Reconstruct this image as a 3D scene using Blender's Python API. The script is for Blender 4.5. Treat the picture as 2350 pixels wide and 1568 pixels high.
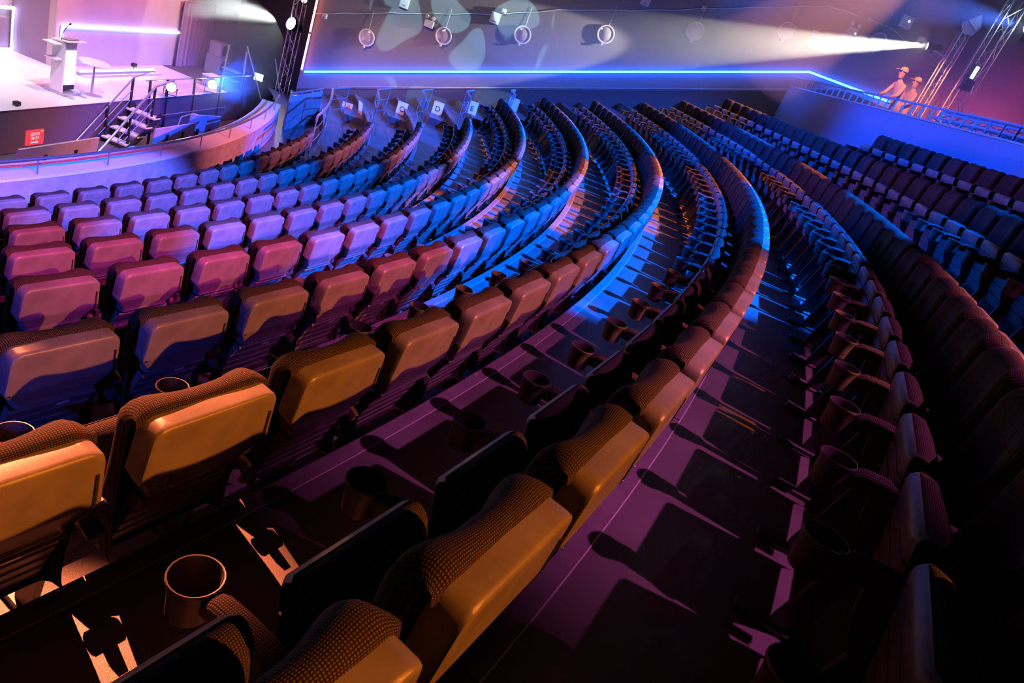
import bpy, bmesh, math, random
from mathutils import Vector, Matrix
random.seed(7)
PI = math.pi
for o in list(bpy.data.objects):
    bpy.data.objects.remove(o)
SC = bpy.context.scene
COL = SC.collection

# ------------------------------------------------------------------ camera
CAM = Vector((24.774, -11.204, 4.795))
cr = Vector((0.92524, 0.15309, 0.34711)); cu = Vector((-0.37937, 0.37337, 0.84656)); cf = Vector((0.0, 0.91496, -0.40354))
cam_d = bpy.data.cameras.new('camera'); cam_d.sensor_width = 36.0; cam_d.lens = 1593.4 / 2350 * 36
cam_d.clip_start = 0.05; cam_d.clip_end = 200
cam = bpy.data.objects.new('camera', cam_d); COL.objects.link(cam)
cam.matrix_world = Matrix(((cr.x, cu.x, -cf.x, CAM.x), (cr.y, cu.y, -cf.y, CAM.y), (cr.z, cu.z, -cf.z, CAM.z), (0, 0, 0, 1)))
SC.camera = cam

# ------------------------------------------------------------------ world, exposure
w = bpy.data.worlds.new('world'); SC.world = w; w.use_nodes = True
w.node_tree.nodes['Background'].inputs[0].default_value = (0.0, 0.0, 0.0, 1)
SC.view_settings.view_transform = 'Standard'; SC.view_settings.look = 'None'
SC.view_settings.exposure = 0.0; SC.view_settings.gamma = 1.0; SC.view_settings.use_curve_mapping = False
SC.cycles.max_bounces = 5; SC.cycles.diffuse_bounces = 1; SC.cycles.glossy_bounces = 2
SC.cycles.transmission_bounces = 3; SC.cycles.volume_bounces = 0; SC.cycles.transparent_max_bounces = 6
SC.cycles.sample_clamp_indirect = 4.0; SC.cycles.sample_clamp_direct = 0.0
SC.cycles.use_denoising = True; SC.cycles.use_adaptive_sampling = True; SC.cycles.adaptive_threshold = 0.03; SC.cycles.adaptive_min_samples = 12
SC.cycles.caustics_reflective = False; SC.cycles.caustics_refractive = False

# ------------------------------------------------------------------ show lighting
ORANGE = (1.0, 0.36, 0.07); BLUE = (0.01, 0.13, 1.0); RED = (1.0, 0.12, 0.04); WHITE = (1.0, 0.95, 0.85)
LIGHTS = []
def spot(name, loc, target, color, power, size=40, blend=0.3, radius=0.06, nodes=None):
    l = bpy.data.lights.new(name, 'SPOT'); l.color = color; l.energy = power
    l.spot_size = math.radians(size); l.spot_blend = blend; l.shadow_soft_size = radius
    o = bpy.data.objects.new(name, l); COL.objects.link(o); o.location = loc
    d = Vector(target) - Vector(loc)
    o.rotation_euler = d.to_track_quat('-Z', 'Y').to_euler()
    LIGHTS.append(o)
    return o
# a bar of warm and blue washes hung behind the audience
spot('warm_wash', (35.0, -10.2, 10.2), (23.8, -9.2, 3.1), (1.0, 0.225, 0.02), 12500, 36, 0.45, 0.06)
spot('blue_wash', (31.5, -5.2, 11.3), (24.6, -3.4, 2.8), (0.0, 0.11, 1.0), 75000, 30, 0.25, 0.06)
spot('pink_wash', (31.5, -0.6, 11.3), (26.4, -0.5, 4.0), (1.0, 0.22, 0.07), 26000, 20, 0.3, 0.06)
spot('blue_wash', (31.5, 3.2, 11.3), (25.8, 3.2, 3.6), (0.0, 0.11, 1.0), 95000, 24, 0.3, 0.06)
spot('warm_wash', (31.5, 7.2, 11.3), (26.4, 7.0, 4.0), (1.0, 0.34, 0.10), 26000, 23, 0.3, 0.06)
spot('blue_side_wash', (24.5, -23.0, 8.5), (19.4, -3.4, 1.0), (0.01, 0.06, 1.0), 8000, 22, 0.4, 0.07)
spot('magenta_row_fill', (27.5, -9.5, 11.3), (19.8, -4.8, 1.2), (1.0, 0.05, 0.42), 13000, 32, 0.6, 0.07)  # added overhead to push the lower left rows to magenta
spot('aisle_blue_wash', (30.0, 5.0, 10.6), (19.4, 7.2, 0.8), (0.0, 0.085, 1.0), 42000, 34, 0.5, 0.07)
spot('hot_front_key', (15.8, -2.9, 11.2), (23.85, -10.05, 3.1), (1.0, 0.20, 0.08), 70000, 7.5, 0.4, 0.03)
spot('purple_down_wash', (31.0, -9.6, 10.8), (26.7, -8.0, 3.4), (0.62, 0.09, 0.40), 6500, 29, 0.6, 0.05)
# stage-side lamps into the house, plus added fills for booth, parapet and aisle
spot('stage_orange_beam', (13.62, 7.2, -0.1), (27.5, -2.0, 4.4), (1.0, 0.30, 0.14), 900, 60, 0.5, 0.07)
spot('stage_blue_beam', (13.62, 9.2, -0.1), (29.0, 3.0, 5.0), (0.0, 0.07, 1.0), 6000, 62, 0.5, 0.08)
spot('front_blue_wash', (14.5, 3.5, 8.0), (27.4, -1.0, 4.0), (0.0, 0.07, 1.0), 12000, 28, 0.4, 0.08)
spot('front_rose_wash', (14.5, -2.5, 8.0), (27.8, -1.5, 4.2), (1.0, 0.14, 0.10), 2200, 18, 0.5, 0.08)
spot('booth_front_blue_fill', (19.5, 5.5, 9.5), (30.2, 3.2, 5.0), (0.0, 0.06, 1.0), 24000, 44, 1.0, 0.08)  # added to turn the booth front blue
spot('booth_orange_fill', (28.5, 3.0, 9.5), (31.8, 8.9, 6.7), (1.0, 0.30, 0.10), 5000, 16, 0.5, 0.05)  # added spot that tints the booth operators orange
spot('red_pencil_beam', (14.70, 11.6, 2.95), (22.6, 7.05, 2.45), (1.0, 0.16, 0.05), 60000, 6.5, 0.2, 0.03)
spot('red_pencil_beam', (14.70, 11.5, 2.95), (23.75, 4.75, 2.62), (1.0, 0.14, 0.06), 30000, 4.5, 0.2, 0.03)
spot('parapet_coral_fill', (33.0, -1.0, 10.6), (18.0, 3.4, 0.4), (1.0, 0.20, 0.22), 26000, 17, 0.9, 0.06)  # added to bring coral onto the parapet
spot('aisle_pink_fill', (15.8, 4.5, 7.0), (18.8, 9.8, 1.0), (1.0, 0.40, 0.40), 1800, 42, 0.5, 0.06)  # added to lift the row cards and aisle ledges
# stage key, pink stage wash, grey wall wash
spot('stage_key', (17.5, 1.0, 9.5), (12.3, 2.4, -0.5), (0.95, 0.98, 1.0), 3000, 40, 0.5, 0.2)
spot('stage_pink_wash', (15.5, 9.0, 7.5), (11.2, 8.0, 1.2), (1.0, 0.22, 0.38), 3600, 70, 0.8, 0.2)
spot('stage_warm_wash', (14.5, 4.0, 7.0), (10.0, 3.5, 1.0), (1.0, 0.55, 0.45), 3000, 60, 0.8, 0.2)
spot('wall_grey_wash', (16.5, 2.0, 9.5), (18.8, 11.0, 6.0), (0.85, 0.74, 0.80), 800, 60, 0.7, 0.3)
spot('pit_magenta_wash', (15.0, -4.0, 8.0), (14.6, 5.0, -1.2), (0.75, 0.18, 1.0), 900, 60, 0.7, 0.2)
# beams in the haze at the back, plus added fills that colour that haze
spot('profile_beam', (31.64, 9.36, 7.70), (22.98, 10.3, 4.575), (1.0, 0.92, 0.72), 26000, 13.5, 0.15, 0.05)
spot('moving_head_beam', (33.2, 8.6, 8.72), (25.0, 7.4, 7.4), (0.06, 0.18, 1.0), 8000, 26, 0.7, 0.08)
spot('tower_haze_pink_fill', (36.5, 8.6, 9.6), (34.6, 8.6, 6.0), (1.0, 0.12, 0.40), 2600, 90, 0.8, 0.2)  # added to tint the haze pink right of the tower
spot('booth_haze_blue_fill', (36.0, 0.0, 10.8), (31.0, 4.0, 5.2), (0.0, 0.10, 1.0), 40000, 46, 0.6, 0.2)  # added flood, mainly to make the booth haze blue
spot('followspot_beam', (14.30, 11.8, 2.02), (13.0, 6.0, 2.2), (0.9, 1.0, 0.98), 16000, 15, 0.3, 0.08)
# pebble gobo thrown on the side wall
gb = spot('pebble_gobo', (20.4, 1.5, 8.6), (19.75, 11.0, 4.45), (0.40, 0.85, 0.95), 3800, 30, 0.08, 0.01)
gb.data.use_nodes = True; nt = gb.data.node_tree; em = nt.nodes['Emission']
tc = nt.nodes.new('ShaderNodeTexCoord'); sp = nt.nodes.new('ShaderNodeSeparateXYZ'); nt.links.new(tc.outputs['Normal'], sp.inputs[0])
dx = nt.nodes.new('ShaderNodeMath'); dx.operation = 'DIVIDE'; nt.links.new(sp.outputs[0], dx.inputs[0]); nt.links.new(sp.outputs[2], dx.inputs[1])
dy = nt.nodes.new('ShaderNodeMath'); dy.operation = 'DIVIDE'; nt.links.new(sp.outputs[1], dy.inputs[0]); nt.links.new(sp.outputs[2], dy.inputs[1])
cb = nt.nodes.new('ShaderNodeCombineXYZ'); nt.links.new(dx.outputs[0], cb.inputs[0]); nt.links.new(dy.outputs[0], cb.inputs[1])
no = nt.nodes.new('ShaderNodeTexNoise'); no.noise_dimensions = '2D'; no.inputs['Scale'].default_value = 7.0; no.inputs['Detail'].default_value = 0.0
nt.links.new(cb.outputs[0], no.inputs['Vector'])
wp = nt.nodes.new('ShaderNodeVectorMath'); wp.operation = 'MULTIPLY_ADD'; wp.inputs[1].default_value = (.10, .10, 0)
nt.links.new(no.outputs['Color'], wp.inputs[0]); nt.links.new(cb.outputs[0], wp.inputs[2])
vo = nt.nodes.new('ShaderNodeTexVoronoi'); vo.feature = 'F1'; vo.voronoi_dimensions = '2D'; vo.inputs['Scale'].default_value = 7.5; vo.inputs['Randomness'].default_value = .75
nt.links.new(wp.outputs[0], vo.inputs['Vector'])
rg = nt.nodes.new('ShaderNodeMapRange'); rg.inputs[1].default_value = .33; rg.inputs[2].default_value = .36; rg.inputs[3].default_value = 1; rg.inputs[4].default_value = 0
nt.links.new(vo.outputs['Distance'], rg.inputs[0]); nt.links.new(rg.outputs[0], em.inputs['Strength'])

# ------------------------------------------------------------------ helpers
def link(o, parent=None):
    COL.objects.link(o)
    if parent is not None:
        o.parent = parent
    return o
def tag(o, label=None, cat=None, group=None, kind=None):
    if label: o['label'] = label
    if cat: o['category'] = cat
    if group: o['group'] = group
    if kind: o['kind'] = kind
    return o
class MB:
    def __init__(s): s.v = []; s.f = []; s.uv = None
    def quad(s, a, b, c, d):
        n = len(s.v); s.v += [tuple(a), tuple(b), tuple(c), tuple(d)]; s.f.append((n, n+1, n+2, n+3)); return s
    def box(s, c, size, rot=None):
        n = len(s.v); hx, hy, hz = size[0]/2, size[1]/2, size[2]/2
        for x, y, z in ((-1,-1,-1),(1,-1,-1),(1,1,-1),(-1,1,-1),(-1,-1,1),(1,-1,1),(1,1,1),(-1,1,1)):
            p = Vector((x*hx, y*hy, z*hz))
            if rot is not None: p = rot @ p
            s.v.append(tuple(p + Vector(c)))
        for f in ((0,3,2,1),(4,5,6,7),(0,1,5,4),(1,2,6,5),(2,3,7,6),(3,0,4,7)): s.f.append(tuple(n+i for i in f))
        return s
    def span(s, lo, hi): return s.box([(a+b)/2 for a, b in zip(lo, hi)], [abs(b-a) for a, b in zip(lo, hi)])
    def bar(s, a, b, w, h=None, up=(0,0,1)):
        a = Vector(a); b = Vector(b); d = (b-a); L = d.length; d.normalize()
        u = Vector(up)
        if abs(d.dot(u)) > .98: u = Vector((1,0,0))
        x = d.cross(u).normalized(); z = x.cross(d)
        R = Matrix((x, d, z)).transposed()
        return s.box((a+b)/2, (w, L, h or w), R)
    def tube(s, pts, r, n=8, cap=True):
        pts = [Vector(p) for p in pts]; rr = r if isinstance(r, (list, tuple)) else [r]*len(pts)
        base = len(s.v); ref = None
        for i, p in enumerate(pts):
            d = (pts[min(i+1, len(pts)-1)] - pts[max(i-1, 0)]).normalized()
            if ref is None:
                ref = Vector((0,0,1)) if abs(d.z) < .9 else Vector((1,0,0))
            x = d.cross(ref).normalized(); y = x.cross(d).normalized(); ref = y
            for k in range(n):
                a = 2*PI*k/n; s.v.append(tuple(p + (x*math.cos(a) + y*math.sin(a))*rr[i]))
        for i in range(len(pts)-1):
            for k in range(n):
                a = base+i*n+k; b = base+i*n+(k+1) % n; s.f.append((a, b, b+n, a+n))
        if cap:
            s.f.append(tuple(base+k for k in range(n))[::-1]); e = base+(len(pts)-1)*n
            s.f.append(tuple(e+k for k in range(n)))
        return s
    def lathe(s, prof, n=20, c=(0,0,0), axis=None):
        base = len(s.v); c = Vector(c)
        R = axis if axis is not None else Matrix.Identity(3)
        for r, z in prof:
            for k in range(n):
                a = 2*PI*k/n; s.v.append(tuple(R @ Vector((r*math.cos(a), r*math.sin(a), z)) + c))
        for i in range(len(prof)-1):
            for k in range(n):
                a = base+i*n+k; b = base+i*n+(k+1) % n; s.f.append((a, b, b+n, a+n))
        if prof[0][0] > 1e-4: s.f.append(tuple(base+k for k in range(n))[::-1])
        if prof[-1][0] > 1e-4:
            e = base+(len(prof)-1)*n; s.f.append(tuple(e+k for k in range(n)))
        return s
    def prism(s, poly, z0, z1, R=None, c=(0,0,0)):
        n = len(poly); b = len(s.v); R = R or Matrix.Identity(3); c = Vector(c)
        for z in (z0, z1):
            for x, y in poly: s.v.append(tuple(R @ Vector((x, y, z)) + c))
        s.f.append(tuple(b+i for i in range(n))[::-1]); s.f.append(tuple(b+n+i for i in range(n)))
        for i in range(n): j = (i+1) % n; s.f.append((b+i, b+j, b+n+j, b+n+i))
        return s
    def mesh(s, name, mat, smooth=False, bevel=0.0, seg=2, fix=True):
        me = bpy.data.meshes.new(name); me.from_pydata(s.v, [], s.f)
        if mat is not None: me.materials.append(mat)
        bm = bmesh.new(); bm.from_mesh(me)
        if fix: bmesh.ops.recalc_face_normals(bm, faces=bm.faces)
        if bevel > 0:
            ed = [e for e in bm.edges if len(e.link_faces) == 2 and e.calc_face_angle(0) > .5]
            bmesh.ops.bevel(bm, geom=ed, offset=bevel, segments=seg, affect='EDGES', profile=.6)
        for f in bm.faces: f.smooth = smooth
        bm.to_mesh(me); bm.free()
        if smooth: me.set_sharp_from_angle(angle=math.radians(40))
        return me
    def obj(s, name, mat, parent=None, **k):
        return link(bpy.data.objects.new(name, s.mesh(name, mat, **k)), parent)
def empty(name, loc=(0,0,0), rz=0.0):
    o = bpy.data.objects.new(name, None); o.empty_display_size = .1
    COL.objects.link(o); o.location = loc; o.rotation_euler = (0, 0, rz); return o
def rotz(a): return Matrix.Rotation(a, 3, 'Z')
def facing(d):   # local +Z -> d
    return Vector(d).to_track_quat('Z', 'Y').to_matrix()

# ------------------------------------------------------------------ materials
def mat(name, col, rough=.5, metal=0.0, noise=0.0, nscale=20, bump=0.0, bscale=300, emit=None, estr=0.0, spec=.5, coords='Object'):
    m = bpy.data.materials.new(name); m.use_nodes = True; nt = m.node_tree; b = nt.nodes['Principled BSDF']
    b.inputs['Base Color'].default_value = (*col, 1); b.inputs['Roughness'].default_value = rough; b.inputs['Metallic'].default_value = metal
    b.inputs['Specular IOR Level'].default_value = spec
    tc = nt.nodes.new('ShaderNodeTexCoord')
    if noise > 0:
        n = nt.nodes.new('ShaderNodeTexNoise'); n.inputs['Scale'].default_value = nscale; n.inputs['Detail'].default_value = 5
        nt.links.new(tc.outputs[coords], n.inputs['Vector'])
        r = nt.nodes.new('ShaderNodeMapRange'); r.inputs[1].default_value = .3; r.inputs[2].default_value = .7
        r.inputs[3].default_value = 1-noise; r.inputs[4].default_value = 1+noise
        nt.links.new(n.outputs['Fac'], r.inputs[0])
        mx = nt.nodes.new('ShaderNodeMix'); mx.data_type = 'RGBA'; mx.blend_type = 'MULTIPLY'; mx.inputs[0].default_value = 1
        mx.inputs[6].default_value = (*col, 1); nt.links.new(r.outputs[0], mx.inputs[7]); nt.links.new(mx.outputs[2], b.inputs['Base Color'])
    if bump > 0:
        n = nt.nodes.new('ShaderNodeTexNoise'); n.inputs['Scale'].default_value = bscale; n.inputs['Detail'].default_value = 2
        nt.links.new(tc.outputs[coords], n.inputs['Vector'])
        bp = nt.nodes.new('ShaderNodeBump'); bp.inputs['Strength'].default_value = bump; bp.inputs['Distance'].default_value = .002
        nt.links.new(n.outputs['Fac'], bp.inputs['Height']); nt.links.new(bp.outputs[0], b.inputs['Normal'])
    if emit:
        b.inputs['Emission Color'].default_value = (*emit, 1); b.inputs['Emission Strength'].default_value = estr
    return m
def fabric(name, col, spot_col, pitch):
    m = mat(name, col, .9, spec=.15); nt = m.node_tree; b = nt.nodes['Principled BSDF']
    uv = nt.nodes.new('ShaderNodeUVMap')
    mp = nt.nodes.new('ShaderNodeVectorMath'); mp.operation = 'SCALE'; mp.inputs['Scale'].default_value = 1.0/pitch
    nt.links.new(uv.outputs[0], mp.inputs[0])
    fr = nt.nodes.new('ShaderNodeVectorMath'); fr.operation = 'FRACTION'; nt.links.new(mp.outputs[0], fr.inputs[0])
    sb = nt.nodes.new('ShaderNodeVectorMath'); sb.operation = 'SUBTRACT'; sb.inputs[1].default_value = (.5, .5, 0); nt.links.new(fr.outputs[0], sb.inputs[0])
    ln = nt.nodes.new('ShaderNodeVectorMath'); ln.operation = 'LENGTH'; nt.links.new(sb.outputs[0], ln.inputs[0])
    r = nt.nodes.new('ShaderNodeMapRange'); r.inputs[1].default_value = .22; r.inputs[2].default_value = .42; r.inputs[3].default_value = 1; r.inputs[4].default_value = 0
    nt.links.new(ln.outputs['Value'], r.inputs[0])
    mx = nt.nodes.new('ShaderNodeMix'); mx.data_type = 'RGBA'; mx.inputs[6].default_value = (*col, 1); mx.inputs[7].default_value = (*spot_col, 1)
    nt.links.new(r.outputs[0], mx.inputs[0]); nt.links.new(mx.outputs[2], b.inputs['Base Color'])
    bp = nt.nodes.new('ShaderNodeBump'); bp.inputs['Strength'].default_value = .5; bp.inputs['Distance'].default_value = .0012
    nt.links.new(r.outputs[0], bp.inputs['Height']); nt.links.new(bp.outputs[0], b.inputs['Normal'])
    return m
def glow(name, col, s): return mat(name, (.02,.02,.02), .5, emit=col, estr=s)
M = dict(
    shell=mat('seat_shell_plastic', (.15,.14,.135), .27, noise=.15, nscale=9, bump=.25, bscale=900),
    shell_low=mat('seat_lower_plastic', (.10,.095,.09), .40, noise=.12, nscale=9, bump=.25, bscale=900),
    groove=mat('black_groove', (.006,.006,.006), .7),
    fabric=fabric('seat_fabric', (.008,.006,.005), (.075,.057,.045), .0062),
    padfab=fabric('armpad_fabric', (.008,.007,.007), (.085,.066,.06), .0058),
    plastic=mat('black_plastic', (.06,.055,.052), .36, bump=.2, bscale=700),
    steel=mat('dark_steel', (.09,.09,.095), .4, .6),
    chrome=mat('chrome', (.7,.7,.7), .2, 1),
    floor=mat('floor_rubber', (.10,.092,.09), .38, noise=.25, nscale=2.2, bump=.5, bscale=420, coords='Object'),
    nosing=mat('nosing_metal', (.20,.18,.19), .38, .35, noise=.12, nscale=14),
    nosing_line=mat('nosing_edge', (.75,.72,.74), .3, .5),
    riser=mat('riser_paint', (.03,.025,.025), .7, noise=.2, nscale=4),
    wall=mat('wall_grey_paint', (.24,.225,.25), .75, noise=.05, nscale=1.2),
    wall_low=mat('wall_dark_panel', (.20,.19,.22), .65),
    concrete=mat('parapet_concrete', (.34,.30,.32), .7, noise=.16, nscale=6),
    ledge=mat('ledge_cream', (.72,.68,.62), .6),
    stage=mat('stage_floor_white', (.78,.78,.78), .38),
    stagewall=mat('stage_backdrop', (.55,.42,.44), .7, noise=.06, nscale=1.5),
    darkwall=mat('wing_dark', (.09,.08,.09), .8),
    front=mat('stage_front_board', (.11,.075,.10), .6),
    pit=mat('pit_floor_paint', (.12,.11,.13), .5, noise=.2, nscale=1.5),
    white=mat('white_plastic', (.80,.78,.78), .5),
    paper=mat('white_card', (.85,.80,.80), .7),
    ink=mat('black_ink', (.01,.01,.01), .8),
    redsign=mat('red_sign_face', (.80,.06,.08), .5, emit=(1.0,.08,.10), estr=.35),
    signtext=mat('sign_white_print', (.9,.85,.85), .5, emit=(1,.8,.8), estr=.5),
    panelback=mat('grey_panel_back', (.42,.38,.44), .6, noise=.1, nscale=5),
    black=mat('matte_black', (.015,.015,.017), .6),
    rail=mat('brushed_rail', (.55,.55,.57), .3, .9),
    railblue=mat('grey_painted_rail', (.34,.35,.38), .4, .5),
    alu=mat('truss_aluminium', (.55,.54,.56), .35, .8),
    skin=mat('skin', (.55,.34,.26), .6), cloth=mat('shirt_cloth', (.55,.42,.40), .9), hair=mat('hair_dark', (.04,.03,.03), .8),
    cap=mat('cap_cloth', (.65,.50,.42), .9), trouser=mat('trouser_cloth', (.05,.05,.06), .9),
    glass=mat('disc_glass', (.62,.56,.64), .12, .2),
    wood=mat('barrier_panel', (.38,.24,.22), .6, noise=.15, nscale=5),
    curtain=mat('stage_curtain', (.30,.20,.30), .85),
    led_blue=glow('led_tube_blue', (.012,.13,1.0), 42), led_white=glow('led_tube_bluewhite', (.55,.65,1.0), 10), led_red=glow('led_tube_red', (1.0,.22,.16), 16),
    bulb=glow('footlight_bulb', (1.0,.78,.45), 12), lens_w=glow('lens_white', (.85,.97,1.0), 150), lens_o=glow('lens_orange', (1.0,.42,.22), 110),
    lens_b=glow('lens_bluewhite', (.55,.8,1.0), 110), lens_g=glow('lens_greenwhite', (.7,1.0,.85), 25), lens_y=glow('lens_warmwhite', (1.0,.93,.75), 60),
    screen=glow('lectern_lightbox', (.95,.97,1.0), 2.4), dot_m=glow('indicator_magenta', (1.0,.1,.6), 6), dot_g=glow('indicator_green', (.2,1.0,.5), 8), dot_b=glow('indicator_blue', (.3,.6,1.0), 6),
)
# ribbed floor: fine ribs over the rubber
nt = M['floor'].node_tree; b = nt.nodes['Principled BSDF']

# ------------------------------------------------------------------ row geometry (auditorium centre = origin)
ROWR = [19.388, 20.494, 21.599, 22.650, 23.730, 24.842, 25.909, 26.953, 27.972, 28.930, 29.850]
ROWZ = [0.980, 1.404, 1.824, 2.225, 2.642, 3.071, 3.525, 3.950, 4.344, 4.785, 5.195]
HB = 0.98
FL = [z-HB for z in ROWZ]
PHASE = [-12.753, -14.440, -16.325, -18.081, -19.555, -21.156, -22.886, -23.283, -21.944+.538, -13.170+.562, 5.1]
PITCH = [1.7002, 1.5836, 1.5012, 1.4341, 1.3966, 1.3094, 1.2191, 1.1202, 1.0767, 1.1239, 1.08]
FIRST = [-1, -1, -1, -1, -1, -1, -1, -1, -3, -10, -11]
LAST = [14, 18, 20, 23, 29, 32, 34, 36, 36, 26, 0]
RIN = [18.15] + [r-.085 for r in ROWR[:-1]]
ROUT = [r-.085 for r in ROWR[:-1]] + [34.0]
WALLY = 11.0
def cyl(R, deg, z): return Vector((R*math.cos(math.radians(deg)), R*math.sin(math.radians(deg)), z))
A0 = -42.0
def aend(r): return math.degrees(math.asin(WALLY/r))

# ------------------------------------------------------------------ structure: tiers
ribbed = M['floor']
for k in range(11):
    mb = MB(); n = 72; zi = FL[k]; zl = FL[k-1] if k else -1.45
    ri, ro = RIN[k], ROUT[k]
    ring = []
    for i in range(n+1):
        t = i/n
        ai = A0+(aend(ri)-A0)*t; ao = A0+(aend(ro)-A0)*t
        ring.append((cyl(ri, ai, zi), cyl(ro, ao, zi), cyl(ri, ai, zl-.02), cyl(ro, ao, zl-.02)))
    if k == 10: ring = [(a, b if b.x < 33.9 else b, c, d) for a, b, c, d in ring]
    for a, b in zip(ring[:-1], ring[1:]): mb.quad(a[0], a[1], b[1], b[0])
    o = mb.obj('floor', M['floor'], fix=False)
    for p in o.data.polygons: p.use_smooth = False
    tag(o, f'dark rubber tier floor under seat row {k+1} from the stage', kind='structure')
    # riser, its own child
    mb = MB()
    for a, b in zip(ring[:-1], ring[1:]): mb.quad(a[2], b[2], b[0], a[0])
    if k: mb.obj('riser', M['riser'], o)
    # nosing plates along the tier edge
    if k:
        seg = 2.0/ri*180/PI
        a = -26.0; aE = aend(ri)-.2
        j = 0
        while a < aE:
            b_ = min(a+seg, aE); mb = MB(); m_ = 6
            gap = .004/ri*180/PI
            for q in range(m_):
                u0 = a+gap+(b_-a-2*gap)*q/m_; u1 = a+gap+(b_-a-2*gap)*(q+1)/m_
                z1 = zi+.004
                A, B, C_, D = cyl(ri-.008, u0, z1), cyl(ri+.062, u0, z1), cyl(ri+.062, u1, z1), cyl(ri-.008, u1, z1)
                mb.quad(A, B, C_, D)
                mb.quad(cyl(ri-.008, u0, z1-.05), A, D, cyl(ri-.008, u1, z1-.05))
                mb.quad(B, cyl(ri+.062, u0, zi-.002), cyl(ri+.062, u1, zi-.002), C_)
            p = mb.obj('nosing_plate', M['nosing'], o)
            mb = MB()
            for q in range(m_):
                u0 = a+(b_-a)*q/m_; u1 = a+(b_-a)*(q+1)/m_
                mb.quad(cyl(ri+.062, u0, zi+.006), cyl(ri+.068, u0, zi+.006), cyl(ri+.068, u1, zi+.006), cyl(ri+.062, u1, zi+.006))
            mb.obj('edge_line', M['nosing_line'], p)
            a = b_; j += 1
# aisle half steps along the side wall
ordn0 = ['first', 'second', 'third', 'fourth', 'fifth', 'sixth', 'seventh', 'eighth', 'ninth', 'tenth']
for k in range(1, 10):
    ri = RIN[k]; zt_ = (FL[k-1]+FL[k])/2; zb_ = FL[k-1]-.01; mb = MB(); nn = 6
    b0_ = math.degrees(math.asin(8.9/ri)); pts_ = []
    for i in range(nn+1):
        o_ = b0_+(aend(ri)-b0_)*i/nn; n_ = b0_+(math.degrees(math.asin(10.99/(ri-.55)))-b0_)*i/nn
        pts_.append((cyl(ri-.55, n_, zt_), cyl(ri-.002, o_, zt_), cyl(ri-.55, n_, zb_), cyl(ri-.002, o_, zb_)))
    for p_, q_ in zip(pts_[:-1], pts_[1:]):
        mb.quad(p_[0], p_[1], q_[1], q_[0]); mb.quad(p_[2], p_[0], q_[0], q_[2]); mb.quad(p_[3], p_[1], q_[1], q_[3])
    mb.quad(pts_[0][2], pts_[0][3], pts_[0][1], pts_[0][0]); mb.quad(pts_[-1][2], pts_[-1][3], pts_[-1][1], pts_[-1][0])
    tag(mb.obj('aisle_step', M['floor']), f'aisle half step by the side wall below the {ordn0[k]} row', 'step', 'aisle steps along the side wall')

# side wall (y = 11), wing, back wall, ceiling, far wall
def slab(name, lo, hi, m, label): return tag(MB().span(lo, hi).obj(name, m), label, kind='structure')
slab('wall_side', (15.35, 11.0, -1.6), (42, 11.3, 12), M['wall'], 'tall grey side wall with the blue light line')
dd = MB(); dd.v = []
for yy in (10.975, 11.0):
    dd.v += [(15.4, yy, -1.4), (33.0, yy, 3.0), (33.0, yy, 6.15), (30.9, yy, 6.15), (15.4, yy, .33)]
dd.f = [(0,1,2,3,4), (5,6,7,8,9), (0,1,6,5), (1,2,7,6), (2,3,8,7), (3,4,9,8), (4,0,5,9)]
tag(dd.obj('wall_side_lower_band', M['darkwall']), 'dark lower band of the side wall below the handrail', kind='structure')  # thin dark slab over the lower wall, following the rake
slab('wall_wing_return', (15.35, 11.3, -1.6), (15.6, 14.8, 12), M['darkwall'], 'dark return wall beside the wing')
slab('wall_wing', (5, 14.5, -1.6), (15.6, 14.8, 12), M['darkwall'], 'dark wall at the back of the wing')
slab('wall_back', (41.7, -30, -1.6), (42, 11.3, 12), M['darkwall'], 'back wall behind the control booth')
slab('wall_far', (4, -30.3, -1.6), (42, -30, 12), M['darkwall'], 'dark opposite side wall')
slab('ceiling', (4, -30.3, 12), (42, 14.8, 12.2), M['darkwall'], 'dark ceiling over the auditorium')
slab('floor', (4, -30, -1.65), (42, 14.8, -1.46), M['pit'], 'dark pit floor between stage and parapet')
# stage
st = slab('floor', (4, -30, -1.44), (13.45, 14.5, -.505), M['front'], 'stage platform with dark front face')
tag(MB().span((4, -30, -.505), (13.47, 10.4, -.5)).obj('floor', M['stage']), 'white overlit stage floor', kind='structure')
slab('wall_stage_front', (11.05, 5.86, -.5), (11.25, 14.5, 12), M['stagewall'], 'pink lit stage wall with light strip')
slab('wall_stage_jamb', (10.05, 5.86, -.5), (11.05, 6.0, 12), M['curtain'], 'purple jamb of the stage opening')
slab('wall_stage_back', (9.85, -30, -.5), (10.05, 5.86, 12), M['stagewall'], 'pink backdrop of the stage')
slab('wall_stage_plinth', (10.05, -30, -.5), (10.09, 5.85, .28), M['curtain'], 'darker lower band of the stage backdrop')

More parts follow.
